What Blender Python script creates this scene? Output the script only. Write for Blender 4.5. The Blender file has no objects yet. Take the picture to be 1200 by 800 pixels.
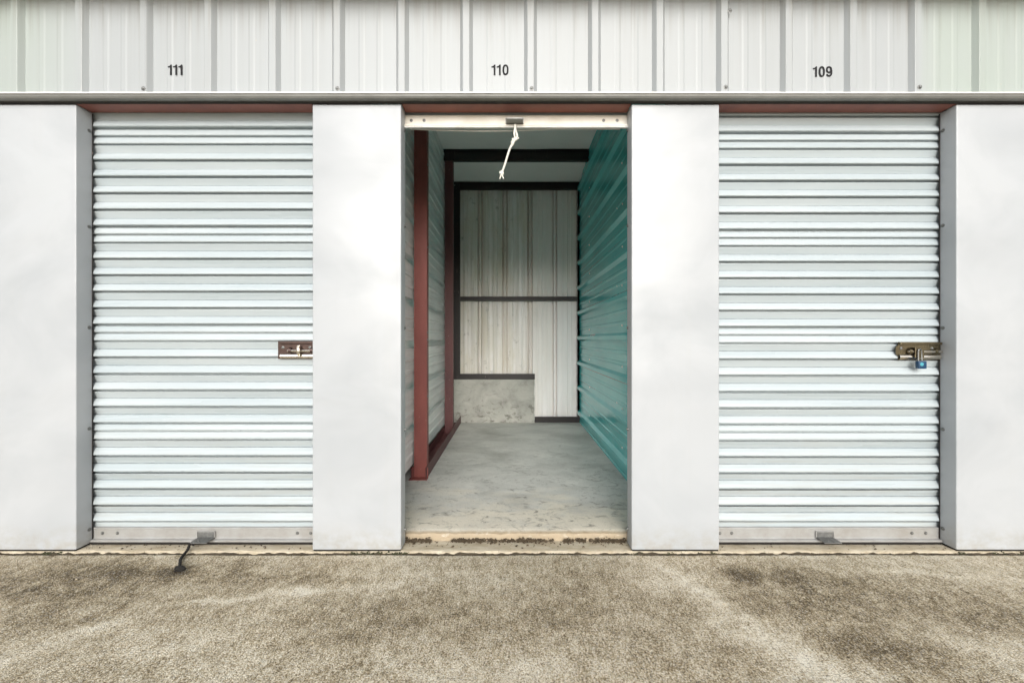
import bpy, bmesh, math, random
from mathutils import Vector, noise, Matrix

R = math.radians
rnd = random.Random(7)
scene = bpy.context.scene
COL = scene.collection

# ------------------------------------------------------------------ camera
YS = 0.85                        # depth unit: front-to-back lengths below are in these
CAM_D, CAM_Z = 2.2, 0.996
cam_d = bpy.data.cameras.new("camera")
cam = bpy.data.objects.new("camera", cam_d)
COL.objects.link(cam)
cam.location = (0, -CAM_D * YS, CAM_Z)
cam.rotation_euler = (R(90), 0, 0)
cam_d.sensor_width = 36.0
cam_d.lens = 36.0 * 250 * CAM_D * YS / 1200.0
cam_d.shift_y = -3 / 1200.0
cam_d.clip_start = 0.02
cam_d.clip_end = 2000
scene.camera = cam

# ------------------------------------------------------------------ world, sun, exposure
SUN_EL, SUN_AZ = 24, -7          # bright overcast; the glow stands behind the camera, a little to the left
world = bpy.data.worlds.new("World")
scene.world = world
world.use_nodes = True
wn = world.node_tree
wn.nodes.clear()
wo = wn.nodes.new("ShaderNodeOutputWorld")
wb = wn.nodes.new("ShaderNodeBackground")
sky = wn.nodes.new("ShaderNodeTexSky")
sky.sky_type = 'NISHITA'
sky.sun_disc = False
sky.sun_elevation = R(SUN_EL)
sky.sun_rotation = R(180 + SUN_AZ)
sky.dust_density = 4.0
sky.air_density = 1.0
hs = wn.nodes.new("ShaderNodeHueSaturation")     # cloud cover: the sky is nearly white
hs.inputs['Saturation'].default_value = 0.40
wn.links.new(sky.outputs[0], hs.inputs['Color'])
wn.links.new(hs.outputs[0], wb.inputs['Color'])
wb.inputs["Strength"].default_value = 0.13
wn.links.new(wb.outputs[0], wo.inputs[0])

sun_d = bpy.data.lights.new("sun", 'SUN')
sun_d.energy = 1.5
sun_d.angle = R(45)
sun_d.color = (1.0, 0.99, 0.98)
sun = bpy.data.objects.new("sun", sun_d)
COL.objects.link(sun)
a, e = R(SUN_AZ), R(SUN_EL)
to_sun = Vector((math.sin(a) * math.cos(e), -math.cos(a) * math.cos(e), math.sin(e)))
sun.rotation_euler = to_sun.to_track_quat('Z', 'Y').to_euler()

vs = scene.view_settings
vs.view_transform = 'Standard'
vs.look = 'None'
vs.exposure = 0.5
vs.gamma = 1.0
vs.use_curve_mapping = False
scene.render.engine = 'CYCLES'
scene.cycles.max_bounces = 12
scene.cycles.diffuse_bounces = 12
scene.cycles.glossy_bounces = 6


# ------------------------------------------------------------------ materials
class NT:
    def __init__(s, name):
        s.m = bpy.data.materials.new(name)
        s.m.use_nodes = True
        s.t = s.m.node_tree
        s.b = s.t.nodes['Principled BSDF']
        s.geo = s.n('ShaderNodeNewGeometry')
        s.pos = s.geo.outputs['Position']

    def n(s, kind, **kw):
        nd = s.t.nodes.new(kind)
        for k, v in kw.items():
            setattr(nd, k, v)
        return nd

    def l(s, a, b):
        s.t.links.new(a, b)

    def mapped(s, scale, loc=(0, 0, 0), src=None, rot=(0, 0, 0)):
        mp = s.n('ShaderNodeMapping')
        mp.inputs['Scale'].default_value = scale
        mp.inputs['Location'].default_value = loc
        mp.inputs['Rotation'].default_value = rot
        s.l(src or s.pos, mp.inputs[0])
        return mp.outputs[0]

    def noise(s, scale=(1, 1, 1), detail=3, rough=0.5, loc=(0, 0, 0), dist=0.0, rot=(0, 0, 0)):
        nd = s.n('ShaderNodeTexNoise')
        nd.inputs['Scale'].default_value = 1
        nd.inputs['Detail'].default_value = detail
        nd.inputs['Roughness'].default_value = rough
        nd.inputs['Distortion'].default_value = dist
        s.l(s.mapped(scale, loc, rot=rot), nd.inputs['Vector'])
        return nd.outputs['Fac']

    def voro(s, scale, feature='F1', loc=(0, 0, 0)):
        nd = s.n('ShaderNodeTexVoronoi', feature=feature)
        nd.inputs['Scale'].default_value = 1
        s.l(s.mapped(scale, loc), nd.inputs['Vector'])
        return nd

    def rng(s, src, a, b, c=0.0, d=1.0, smooth=False):
        nd = s.n('ShaderNodeMapRange')
        if smooth:
            nd.interpolation_type = 'SMOOTHSTEP'
        for i, v in zip((1, 2, 3, 4), (a, b, c, d)):
            nd.inputs[i].default_value = v
        s.l(src, nd.inputs[0])
        return nd.outputs[0]

    def math(s, op, a, b=None, c=None):
        nd = s.n('ShaderNodeMath', operation=op)
        for i, v in enumerate((a, b, c)):
            if v is None:
                continue
            if isinstance(v, (int, float)):
                nd.inputs[i].default_value = v
            else:
                s.l(v, nd.inputs[i])
        return nd.outputs[0]

    def mix(s, fac, a, b, mode='MIX'):
        nd = s.n('ShaderNodeMix', data_type='RGBA', blend_type=mode)
        for i, v in ((0, fac), (6, a), (7, b)):
            if isinstance(v, (int, float)):
                nd.inputs[i].default_value = v
            elif isinstance(v, tuple):
                nd.inputs[i].default_value = (*v, 1) if len(v) == 3 else v
            else:
                s.l(v, nd.inputs[i])
        return nd.outputs[2]

    def ramp(s, fac, stops):
        nd = s.n('ShaderNodeValToRGB')
        cr = nd.color_ramp
        while len(cr.elements) < len(stops):
            cr.elements.new(0.5)
        for el, (p, c) in zip(cr.elements, stops):
            el.position = p
            el.color = (*c, 1)
        s.l(fac, nd.inputs[0])
        return nd.outputs[0]

    def sep(s):
        nd = s.n('ShaderNodeSeparateXYZ')
        s.l(s.pos, nd.inputs[0])
        return nd.outputs

    def bump(s, h, strength=0.3, dist=0.01, prev=None):
        nd = s.n('ShaderNodeBump')
        nd.inputs['Strength'].default_value = strength
        nd.inputs['Distance'].default_value = dist
        s.l(h, nd.inputs['Height'])
        if prev is not None:
            s.l(prev, nd.inputs['Normal'])
        return nd.outputs[0]

    def done(s, col=None, rough=0.5, metal=0.0, nrm=None, spec=0.5):
        for key, v in (('Base Color', col), ('Roughness', rough), ('Metallic', metal), ('Specular IOR Level', spec)):
            if v is None:
                continue
            if isinstance(v, tuple):
                s.b.inputs[key].default_value = (*v, 1)
            elif isinstance(v, (int, float)):
                s.b.inputs[key].default_value = v
            else:
                s.l(v, s.b.inputs[key])
        if nrm is not None:
            s.l(nrm, s.b.inputs['Normal'])
        return s.m


def m_pillar():
    t = NT("white_painted_sheet")
    blot = t.rng(t.noise((2.0, 2.0, 2.3), 4, 0.58, (0.7, 0, 0.3), dist=0.5), 0.40, 0.68)
    col = t.mix(t.math('MULTIPLY', blot, 0.7), (0.398, 0.42, 0.441), (0.318, 0.341, 0.362))
    drip = t.rng(t.noise((16, 16, 0.6), 4, 0.6), 0.58, 0.8)
    col = t.mix(t.math('MULTIPLY', drip, 0.2), col, (0.36, 0.365, 0.35))
    z = t.sep()[2]
    splash = t.math('MULTIPLY', t.rng(z, 0.16, 0.0, 0, 1, True), t.rng(t.noise((18, 18, 22), 5, 0.65), 0.38, 0.72))
    col = t.mix(t.math('MULTIPLY', splash, 0.6), col, (0.27, 0.24, 0.18))
    scuff = t.rng(t.noise((34, 34, 60), 3, 0.7, (4, 0, 1)), 0.72, 0.78)
    col = t.mix(t.math('MULTIPLY', scuff, 0.5), col, (0.27, 0.26, 0.24))
    b1 = t.bump(t.noise((2.4, 2.4, 3.2), 2, 0.4, dist=0.5), 0.6, 0.02)
    b2 = t.bump(t.noise((260, 260, 260), 2), 0.05, 0.002, b1)
    return t.done(col, t.rng(blot, 0, 1, 0.33, 0.5), 0, b2)


def m_fascia():
    t = NT("white_fascia_sheet")
    x, y, z = t.sep()
    blot = t.noise((2.2, 2.2, 1.2), 3, 0.55)
    col = t.mix(t.rng(blot, 0.35, 0.75, 0, 0.3), (0.335, 0.358, 0.370), (0.288, 0.307, 0.312))
    green_ends = t.math('MULTIPLY', t.math('ADD', t.rng(x, 1.85, 2.0), t.rng(x, -1.95, -2.25)), t.rng(t.noise((3, 3, 2), 3, 0.6, (8, 8, 8)), 0.25, 0.7, 0.5, 1.0))  # greener towards both ends of the fascia
    col = t.mix(t.math('MULTIPLY', green_ends, 0.55), col, (0.31, 0.375, 0.315))
    runs = t.rng(t.noise((42, 42, 0.9), 5, 0.65), 0.47, 0.74)
    top = t.rng(z, 2.36, 2.64, 0.12, 1.0)
    col = t.mix(t.math('MULTIPLY', t.math('MULTIPLY', runs, top), 0.8), col, (0.19, 0.18, 0.145))
    top_grey = t.math('MULTIPLY', t.rng(z, 2.5, 2.62, 0, 1, True), t.rng(t.noise((9, 9, 14), 4, 0.7), 0.3, 0.7))  # greyer towards the top edge, broken up by noise
    col = t.mix(t.math('MULTIPLY', top_grey, 0.6), col, (0.24, 0.235, 0.20))
    spots = t.rng(t.noise((55, 55, 48), 2, 0.5, (3, 1, 8)), 0.74, 0.8)
    col = t.mix(t.math('MULTIPLY', spots, 0.5), col, (0.4, 0.38, 0.33))
    b = t.bump(t.noise((5, 5, 2), 2), 0.25, 0.01)
    return t.done(col, 0.42, 0, b)


def m_slat():
    t = NT("pale_blue_white_slat_paint")
    n1 = t.noise((0.9, 6, 13), 3, 0.6)
    col = t.mix(t.rng(n1, 0.35, 0.7), (0.375, 0.43, 0.455), (0.435, 0.482, 0.502))
    streak = t.rng(t.noise((1.3, 30, 160), 4, 0.65, (2, 0, 5)), 0.5, 0.78)
    col = t.mix(t.math('MULTIPLY', streak, 0.30), col, (0.33, 0.36, 0.365))
    z = t.sep()[2]
    dirt = t.math('MULTIPLY', t.rng(z, 0.75, 0.08, 0, 1), t.rng(t.noise((3, 8, 70), 4, 0.7, (0, 4, 2)), 0.46, 0.8))
    col = t.mix(t.math('MULTIPLY', dirt, 0.5), col, (0.30, 0.27, 0.21))
    nick = t.rng(t.noise((45, 45, 220), 2, 0.5, (7, 2, 1)), 0.76, 0.79)
    col = t.mix(t.math('MULTIPLY', nick, 0.6), col, (0.3, 0.29, 0.26))
    b = t.bump(t.noise((5, 3, 22), 3, 0.55), 0.3, 0.006)
    return t.done(col, t.rng(n1, 0.3, 0.7, 0.24, 0.4), 0, b)


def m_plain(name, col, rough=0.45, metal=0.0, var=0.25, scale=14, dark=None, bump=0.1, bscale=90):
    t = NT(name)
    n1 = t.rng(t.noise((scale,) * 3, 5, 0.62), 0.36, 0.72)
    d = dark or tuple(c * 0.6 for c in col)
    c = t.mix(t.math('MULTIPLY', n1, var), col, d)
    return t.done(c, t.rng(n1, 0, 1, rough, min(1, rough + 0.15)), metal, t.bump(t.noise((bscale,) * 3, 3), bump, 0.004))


def m_aggregate():
    t = NT("weathered_aggregate_concrete")
    at = t.n('ShaderNodeAttribute', attribute_name="wear")
    tone = at.outputs['Fac']
    mid = t.noise((16, 16, 16), 5, 0.7)
    fine = t.noise((170, 150, 170), 4, 0.8)
    brush = t.noise((85, 24, 40), 4, 0.7, rot=(0, 0, R(-5)), dist=0.8)
    v = t.math('ADD', tone, t.rng(mid, 0.25, 0.75, -0.20, 0.20))
    v = t.math('ADD', v, t.rng(fine, 0.34, 0.66, -0.38, 0.38))
    v = t.math('ADD', v, t.rng(brush, 0.32, 0.68, -0.15, 0.15))
    col = t.ramp(v, [(0.0, (0.075, 0.056, 0.032)), (0.22, (0.205, 0.160, 0.093)), (0.45, (0.42, 0.352, 0.235)),
                     (0.68, (0.64, 0.575, 0.445)), (1.0, (0.78, 0.74, 0.63))])
    vo = t.voro((240, 240, 240))
    stone = t.rng(vo.outputs['Distance'], 0.2, 0.75)
    pebble = t.n('ShaderNodeSeparateColor')
    t.l(vo.outputs['Color'], pebble.inputs[0])
    col = t.mix(t.rng(pebble.outputs[0], 0.72, 1.0, 0, 0.4), col, (0.74, 0.72, 0.66))
    col = t.mix(t.rng(pebble.outputs[1], 0.80, 1.0, 0, 0.6), col, (0.055, 0.045, 0.032))
    pit = t.rng(t.noise((150, 130, 150), 3, 0.75, (3, 3, 3)), 0.58, 0.68)
    col = t.mix(t.math('MULTIPLY', pit, 0.75), col, (0.05, 0.042, 0.03))
    b1 = t.bump(fine, 0.35, 0.005)
    b2 = t.bump(stone, 0.5, -0.004, b1)
    b3 = t.bump(brush, 0.15, 0.005, b2)
    return t.done(col, 0.9, 0, b3, 0.25)


def m_floor():
    t = NT("grey_floor_concrete")
    x, y, z = t.sep()
    n1 = t.noise((2.6, 4, 3), 6, 0.65, dist=0.5)
    col = t.ramp(n1, [(0.28, (0.40, 0.40, 0.375)), (0.5, (0.54, 0.54, 0.51)), (0.72, (0.65, 0.645, 0.60))])
    stn = t.rng(t.noise((1.7, 2.2, 2), 5, 0.6, (6, 2, 0), 0.6), 0.5, 0.72)
    col = t.mix(t.math('MULTIPLY', stn, 0.55), col, (0.25, 0.25, 0.225))
    # sand and dust walked in over the door sill, in ragged drifts
    edge = t.math('ADD', y, t.rng(t.noise((3, 7, 3), 5, 0.7), 0.25, 0.75, -0.42, 0.42))
    sand = t.rng(edge, 0.72, 0.12, 0, 1, True)
    col = t.mix(t.math('MULTIPLY', sand, 0.78), col, (0.70, 0.645, 0.53))
    scuff = t.rng(t.noise((8, 13, 20), 7, 0.78, (1, 2, 0), 1.6), 0.53, 0.66)
    scarea = t.rng(y, 2.3, 0.25, 0.15, 1)
    col = t.mix(t.math('MULTIPLY', t.math('MULTIPLY', scuff, scarea), 0.8), col, (0.10, 0.095, 0.08))
    lip = t.math('MULTIPLY', t.rng(y, 0.135, 0.105, 0, 1, True), t.rng(t.noise((14, 9, 40), 5, 0.7, (4, 4, 4)), 0.2, 0.45))
    col = t.mix(t.math('MULTIPLY', lip, 0.85), col, (0.30, 0.23, 0.14))
    speck = t.rng(t.noise((120, 120, 120), 3, 0.7), 0.56, 0.72)
    col = t.mix(t.math('MULTIPLY', speck, 0.35), col, (0.12, 0.115, 0.1))
    b1 = t.bump(t.noise((60, 60, 60), 4, 0.7), 0.25, 0.004)
    b2 = t.bump(n1, 0.3, 0.02, b1)
    return t.done(col, t.rng(n1, 0.3, 0.7, 0.48, 0.72), 0, b2, 0.4)


def m_sill():
    t = NT("tan_sill_concrete")
    n1 = t.noise((7, 22, 12), 6, 0.7)
    col = t.ramp(n1, [(0.25, (0.27, 0.215, 0.14)), (0.45, (0.45, 0.39, 0.285)), (0.7, (0.60, 0.55, 0.44))])
    pit = t.rng(t.noise((60, 90, 60), 4, 0.75, (2, 5, 1)), 0.6, 0.7)
    col = t.mix(t.math('MULTIPLY', pit, 0.75), col, (0.13, 0.10, 0.06))
    b1 = t.bump(t.noise((80, 80, 80), 4, 0.75), 0.5, 0.006)
    return t.done(col, 0.88, 0, b1, 0.25)


def m_stem():
    t = NT("cast_stem_wall_concrete")
    n1 = t.noise((4, 4, 5), 6, 0.65, dist=0.6)
    col = t.ramp(n1, [(0.28, (0.28, 0.28, 0.255)), (0.5, (0.41, 0.41, 0.375)), (0.74, (0.52, 0.515, 0.475))])
    z = t.sep()[2]
    low = t.rng(z, 0.42, 0.08, 0.25, 1)
    st = t.rng(t.noise((9, 9, 13), 6, 0.72, (2, 1, 7), 0.8), 0.53, 0.66)
    col = t.mix(t.math('MULTIPLY', t.math('MULTIPLY', st, low), 0.9), col, (0.10, 0.095, 0.075))
    hole = t.rng(t.noise((70, 70, 70), 3, 0.6), 0.68, 0.74)
    col = t.mix(t.math('MULTIPLY', hole, 0.8), col, (0.08, 0.075, 0.06))
    return t.done(col, 0.85, 0, t.bump(t.noise((30, 30, 30), 5, 0.7), 0.45, 0.01), 0.3)


def m_backsheet():
    t = NT("grimy_white_wall_sheet")
    x, y, z = t.sep()
    n1 = t.noise((3.5, 3, 0.8), 4, 0.6)
    col = t.mix(t.rng(n1, 0.35, 0.7), (0.89, 0.87, 0.86), (0.83, 0.80, 0.76))
    # water runs on the sheets left of the middle, worst near the top
    band = t.rng(x, 0.34, 0.16, 0, 1, True)
    runs = t.rng(t.noise((21, 21, 0.55), 5, 0.68, (5, 0, 1)), 0.42, 0.68)
    col = t.mix(t.math('MULTIPLY', t.math('MULTIPLY', runs, band), 0.6), col, (0.42, 0.40, 0.32))
    yel = t.rng(t.noise((5, 5, 1.6), 5, 0.65, (1, 8, 3)), 0.46, 0.66)
    col = t.mix(t.math('MULTIPLY', t.math('MULTIPLY', yel, band), 0.5), col, (0.62, 0.575, 0.43))
    blot = t.rng(t.noise((13, 13, 9), 5, 0.7, (9, 1, 2)), 0.60, 0.72)
    col = t.mix(t.math('MULTIPLY', t.math('MULTIPLY', blot, band), 0.5), col, (0.16, 0.15, 0.12))
    fine = t.rng(t.noise((70, 70, 1.2), 4, 0.6), 0.55, 0.75)
    col = t.mix(t.math('MULTIPLY', fine, 0.3), col, (0.5, 0.5, 0.48))
    return t.done(col, 0.42, 0, t.bump(t.noise((4, 4, 2), 2), 0.2, 0.01))


def m_leftsheet():
    t = NT("bare_grey_white_wall_sheet")
    n1 = t.noise((4, 1.2, 7), 4, 0.65)
    col = t.mix(t.rng(n1, 0.35, 0.7), (0.85, 0.86, 0.855), (0.76, 0.77, 0.76))
    st = t.rng(t.noise((20, 2.5, 46), 4, 0.65, (3, 0, 2)), 0.52, 0.75)
    col = t.mix(t.math('MULTIPLY', st, 0.4), col, (0.34, 0.34, 0.31))
    return t.done(col, 0.35, 0.15, t.bump(t.noise((4, 3, 8), 2), 0.2, 0.008))


def m_teal():
    t = NT("glossy_teal_sheet_paint")
    n1 = t.noise((4, 1.6, 6), 4, 0.6)
    col = t.mix(t.rng(n1, 0.3, 0.7), (0.065, 0.46, 0.47), (0.09, 0.53, 0.54))
    dust = t.rng(t.noise((8, 2.2, 30), 5, 0.7, (2, 2, 9)), 0.5, 0.78)
    col = t.mix(t.math('MULTIPLY', dust, 0.15), col, (0.30, 0.52, 0.48))
    return t.done(col, t.rng(n1, 0.3, 0.7, 0.12, 0.22), 0, t.bump(t.noise((4, 1.5, 5), 2), 0.22, 0.008), 0.8)


def m_redox(name, base, dark):
    t = NT(name)
    n1 = t.noise((9, 9, 3), 5, 0.65)
    col = t.mix(t.rng(n1, 0.35, 0.7), base, dark)
    sc = t.rng(t.noise((90, 90, 22), 4, 0.7, (4, 4, 1)), 0.67, 0.72)
    col = t.mix(t.math('MULTIPLY', sc, 0.4), col, (0.55, 0.42, 0.38))
    return t.done(col, 0.5, 0, t.bump(t.noise((60, 60, 60), 3), 0.1, 0.003))


MAT = dict(
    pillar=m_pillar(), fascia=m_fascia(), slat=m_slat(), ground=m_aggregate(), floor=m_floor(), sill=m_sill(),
    stem=m_stem(), back=m_backsheet(), left=m_leftsheet(), teal=m_teal(),
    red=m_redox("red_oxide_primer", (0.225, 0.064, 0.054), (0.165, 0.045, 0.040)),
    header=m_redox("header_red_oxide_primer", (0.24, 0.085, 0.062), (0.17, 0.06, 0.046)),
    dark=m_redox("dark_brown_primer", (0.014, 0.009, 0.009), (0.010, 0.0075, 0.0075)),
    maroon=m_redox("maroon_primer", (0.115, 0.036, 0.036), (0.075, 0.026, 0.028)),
    trim=m_plain("grey_trim_metal", (0.21, 0.215, 0.207), 0.38, 0.2, 0.5, 9, (0.12, 0.118, 0.108)),
    lip=m_plain("white_trim_lip", (0.80, 0.80, 0.79), 0.4, 0, 0.4, 20, (0.5, 0.48, 0.44)),
    galv=m_plain("galvanised_bottom_bar", (0.38, 0.385, 0.38), 0.40, 0.3, 0.75, 11, (0.27, 0.255, 0.23), 0.15),
    cream=m_plain("cream_bottom_bar", (0.66, 0.64, 0.58), 0.42, 0.05, 0.5, 10, (0.48, 0.43, 0.34), 0.12),
    steel=m_plain("dull_steel", (0.22, 0.225, 0.22), 0.45, 0.6, 0.6, 60, (0.06, 0.058, 0.052), 0.3),
    screw=m_plain("zinc_screw", (0.20, 0.205, 0.20), 0.35, 0.8, 0.5, 200),
    tealscrew=m_plain("painted_screw", (0.55, 0.68, 0.66), 0.35, 0.3, 0.3, 200),
    chrome=m_plain("latch_bright_steel", (0.72, 0.68, 0.60), 0.16, 1.0, 0.35, 40, (0.3, 0.26, 0.2), 0.05),
    brass=m_plain("tarnished_latch_plate", (0.23, 0.195, 0.125), 0.24, 1.0, 0.7, 30, (0.07, 0.055, 0.04), 0.1),
    bronze=m_plain("browned_latch_plate", (0.125, 0.085, 0.075), 0.28, 0.9, 0.7, 30, (0.03, 0.024, 0.022), 0.1),
    blue=m_plain("padlock_blue_cover", (0.006, 0.045, 0.11), 0.32, 0.0, 0.4, 60),
    cyan=m_plain("padlock_pale_blue_badge", (0.07, 0.34, 0.42), 0.35, 0.0, 0.2, 60),
    black=m_plain("black_rubber_and_gap_shade", (0.009, 0.008, 0.007), 0.95, 0, 0.6, 80, (0.02, 0.017, 0.013), 0.4, 300),
    ink=m_plain("black_vinyl_number", (0.010, 0.010, 0.012), 0.85, 0, 0.2, 40),
    rope=m_plain("white_cotton_rope", (0.74, 0.73, 0.67), 0.9, 0, 0.5, 160, (0.5, 0.48, 0.42), 0.8, 420),
    ceil=m_plain("off_white_ceiling_sheet", (0.90, 0.895, 0.88), 0.62, 0, 0.25, 3, (0.80, 0.79, 0.76), 0.5, 6),
    soil=m_plain("dark_soil", (0.075, 0.058, 0.036), 0.95, 0, 0.7, 30, (0.02, 0.016, 0.011), 0.8, 80),
    crumb=m_plain("dry_leaf_crumbs", (0.085, 0.062, 0.036), 0.9, 0, 0.8, 70, (0.03, 0.024, 0.016), 0.4, 200),
    pale=m_plain("pale_grit", (0.42, 0.36, 0.26), 0.9, 0, 0.7, 70, (0.22, 0.18, 0.12), 0.4, 200),
    moss=m_plain("moss_green", (0.05, 0.055, 0.022), 0.9, 0, 0.8, 90, (0.026, 0.026, 0.013), 0.4, 200),
    roof=m_plain("pale_roof_sheet", (0.62, 0.62, 0.6), 0.5, 0, 0.4, 4),
)


# ------------------------------------------------------------------ object helpers
WLOC = {}


def mesh_of(name, vf, smooth=False, ys=YS):
    v, f = vf
    me = bpy.data.meshes.new(name)
    me.from_pydata([(p[0], p[1] * ys, p[2]) for p in v], [], f)
    bm = bmesh.new()
    bm.from_mesh(me)
    bmesh.ops.recalc_face_normals(bm, faces=bm.faces)
    bm.to_mesh(me)
    bm.free()
    if smooth:
        me.shade_smooth()
        me.set_sharp_from_angle(angle=R(32))
    return me


def put(name, me, mat, parent=None, loc=(0, 0, 0), smooth=False, rot=None, label=None):
    """links a mesh (or a verts/faces pair in world or local coordinates) at a world location under its parent"""
    loc = (loc[0], loc[1] * YS, loc[2])
    top = parent is None and loc == (0, 0, 0)
    if isinstance(me, tuple):
        if top:        # a thing that is one mesh: origin at its base
            v, f = me
            xs, ys, zs = zip(*v)
            c = Vector(((min(xs) + max(xs)) / 2, (min(ys) + max(ys)) / 2, min(zs)))
            me = ([Vector(p) - c for p in v], f)
            loc = (c.x, c.y * YS, c.z)
        me = mesh_of(name, me, smooth)
    if mat is not None and not me.materials:
        me.materials.append(MAT[mat])
    o = bpy.data.objects.new(name, me)
    COL.objects.link(o)
    pw = WLOC[parent.name] if parent else Vector((0, 0, 0))
    o.parent = parent
    o.location = Vector(loc) - pw
    if rot:
        o.rotation_euler = rot
    WLOC[o.name] = Vector(loc)
    if mat is not None and me.materials[0] != MAT[mat]:
        o.material_slots[0].link = 'OBJECT'
        o.material_slots[0].material = MAT[mat]
    if label:
        o["label"] = label
    return o


def tag(o, label, cat, group=None, kind=None):
    if label:
        o["label"] = label
    if cat:
        o["category"] = cat
    if group:
        o["group"] = group
    if kind:
        o["kind"] = kind
    return o


def thing(name, loc, label, cat, group=None):
    o = bpy.data.objects.new(name, None)
    o.empty_display_size = 0.1
    COL.objects.link(o)
    loc = (loc[0], loc[1] * YS, loc[2])
    o.location = loc
    WLOC[o.name] = Vector(loc)
    return tag(o, label, cat, group, "thing")


def join(*parts):
    V, F = [], []
    for v, f in parts:
        b = len(V)
        V += [Vector(p) for p in v]
        F += [tuple(i + b for i in q) for q in f]
    return V, F


def box(x0, x1, y0, y1, z0, z1):
    v = [(x, y, z) for z in (z0, z1) for y in (y0, y1) for x in (x0, x1)]
    f = [(0, 1, 3, 2), (4, 6, 7, 5), (0, 4, 5, 1), (2, 3, 7, 6), (0, 2, 6, 4), (1, 5, 7, 3)]
    return v, f


def bbox(x0, x1, y0, y1, z0, z1, w=0.002, seg=2):
    """a bevelled box"""
    bm = bmesh.new()
    v, f = box(x0, x1, y0, y1, z0, z1)
    bv = [bm.verts.new(p) for p in v]
    for q in f:
        bm.faces.new([bv[i] for i in q])
    bmesh.ops.recalc_face_normals(bm, faces=bm.faces)
    bmesh.ops.bevel(bm, geom=bm.edges[:], offset=w, segments=seg, profile=0.5, affect='EDGES')
    bm.verts.index_update()
    r = [p.co.copy() for p in bm.verts], [tuple(q.index for q in fc.verts) for fc in bm.faces]
    bm.free()
    return r


def prism(poly, a, b, axis):
    """closed polygon swept from a to b; axis names the sweep, poly gives the two other coordinates in order"""
    n = len(poly)

    def P(p, t):
        return {'x': (t, p[0], p[1]), 'y': (p[0], t, p[1]), 'z': (p[0], p[1], t)}[axis]
    v = [P(p, a) for p in poly] + [P(p, b) for p in poly]
    f = [(i, (i + 1) % n, n + (i + 1) % n, n + i) for i in range(n)]
    f += [tuple(range(n)), tuple(range(2 * n - 1, n - 1, -1))]
    return v, f


def sheet(prof, a, b, axis, th, cuts=None):
    """a bent metal sheet: open profile [(p,q)] swept along an axis, thickness th along the first profile coordinate"""
    ts = cuts or [a, b]
    n = len(prof)

    def P(p, t):
        return {'x': (t, p[0], p[1]), 'y': (p[0], t, p[1]), 'z': (p[0], p[1], t)}[axis]
    v, f = [], []
    for off in (0, th):
        for t in ts:
            v += [P((p[0] + off, p[1]), t) for p in prof]
    m = len(ts)

    def I(s, k, i):
        return s * n * m + k * n + i
    for k in range(m - 1):
        for i in range(n - 1):
            f.append((I(0, k, i), I(0, k, i + 1), I(0, k + 1, i + 1), I(0, k + 1, i)))
            f.append((I(1, k, i), I(1, k + 1, i), I(1, k + 1, i + 1), I(1, k, i + 1)))
        for i in (0, n - 1):
            f.append((I(0, k, i), I(0, k + 1, i), I(1, k + 1, i), I(1, k, i)))
    for k in (0, m - 1):
        for i in range(n - 1):
            f.append((I(0, k, i), I(0, k, i + 1), I(1, k, i + 1), I(1, k, i)))
    return v, f


def tube(pts, rad, seg=8):
    pts = [Vector(p) for p in pts]
    if not isinstance(rad, (list, tuple)):
        rad = [rad] * len(pts)
    v, f = [], []
    up = Vector((0.13, 0.21, 0.97)).normalized()
    for i, p in enumerate(pts):
        d = (pts[min(i + 1, len(pts) - 1)] - pts[max(i - 1, 0)]).normalized()
        s = d.cross(up)
        if s.length < 1e-3:
            s = d.cross(Vector((1, 0, 0)))
        s.normalize()
        u = s.cross(d)
        for k in range(seg):
            t = 2 * math.pi * k / seg
            v.append(p + (s * math.cos(t) + u * math.sin(t)) * rad[i])
    for i in range(len(pts) - 1):
        for k in range(seg):
            f.append((i * seg + k, i * seg + (k + 1) % seg, (i + 1) * seg + (k + 1) % seg, (i + 1) * seg + k))
    f.append(tuple(range(seg)))
    f.append(tuple(range((len(pts) - 1) * seg, len(pts) * seg)))
    return v, f


def spline(pts, n=8):
    """Catmull-Rom through points"""
    P = [Vector(p) for p in pts]
    P = [P[0] * 2 - P[1]] + P + [P[-1] * 2 - P[-2]]
    out = []
    for i in range(1, len(P) - 2):
        for k in range(n):
            t = k / n
            a, b, c, d = P[i - 1:i + 3]
            out.append(0.5 * ((2 * b) + (c - a) * t + (2 * a - 5 * b + 4 * c - d) * t * t + (3 * b - a - 3 * c + d) * t ** 3))
    out.append(P[-2])
    return out


def lump(c, r, seed, squash=(1, 1, 1), sub=2):
    bm = bmesh.new()
    bmesh.ops.create_icosphere(bm, subdivisions=sub, radius=1)
    for p in bm.verts:
        k = 1 + 0.35 * noise.noise(p.co * 1.7 + Vector((seed, seed * 1.3, 0)))
        p.co = Vector((p.co.x * squash[0], p.co.y * squash[1], p.co.z * squash[2])) * r * k + Vector(c)
    bm.verts.index_update()
    out = [p.co.copy() for p in bm.verts], [tuple(q.index for q in fc.verts) for fc in bm.faces]
    bm.free()
    return out


def lathe(prof, axis='y', seg=10):
    """profile [(radius, height)] around an axis through the origin; height runs towards -axis (outwards)"""
    v, f = [], []
    for r, h in prof:
        for k in range(seg):
            t = 2 * math.pi * k / seg
            a, b = r * math.cos(t), r * math.sin(t)
            v.append((a, -h, b) if axis == 'y' else ((-h, a, b) if axis == 'x' else (a, b, h)))
    for i in range(len(prof) - 1):
        for k in range(seg):
            f.append((i * seg + k, i * seg + (k + 1) % seg, (i + 1) * seg + (k + 1) % seg, (i + 1) * seg + k))
    f.append(tuple(range((len(prof) - 1) * seg, len(prof) * seg)))
    return v, f


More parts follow.
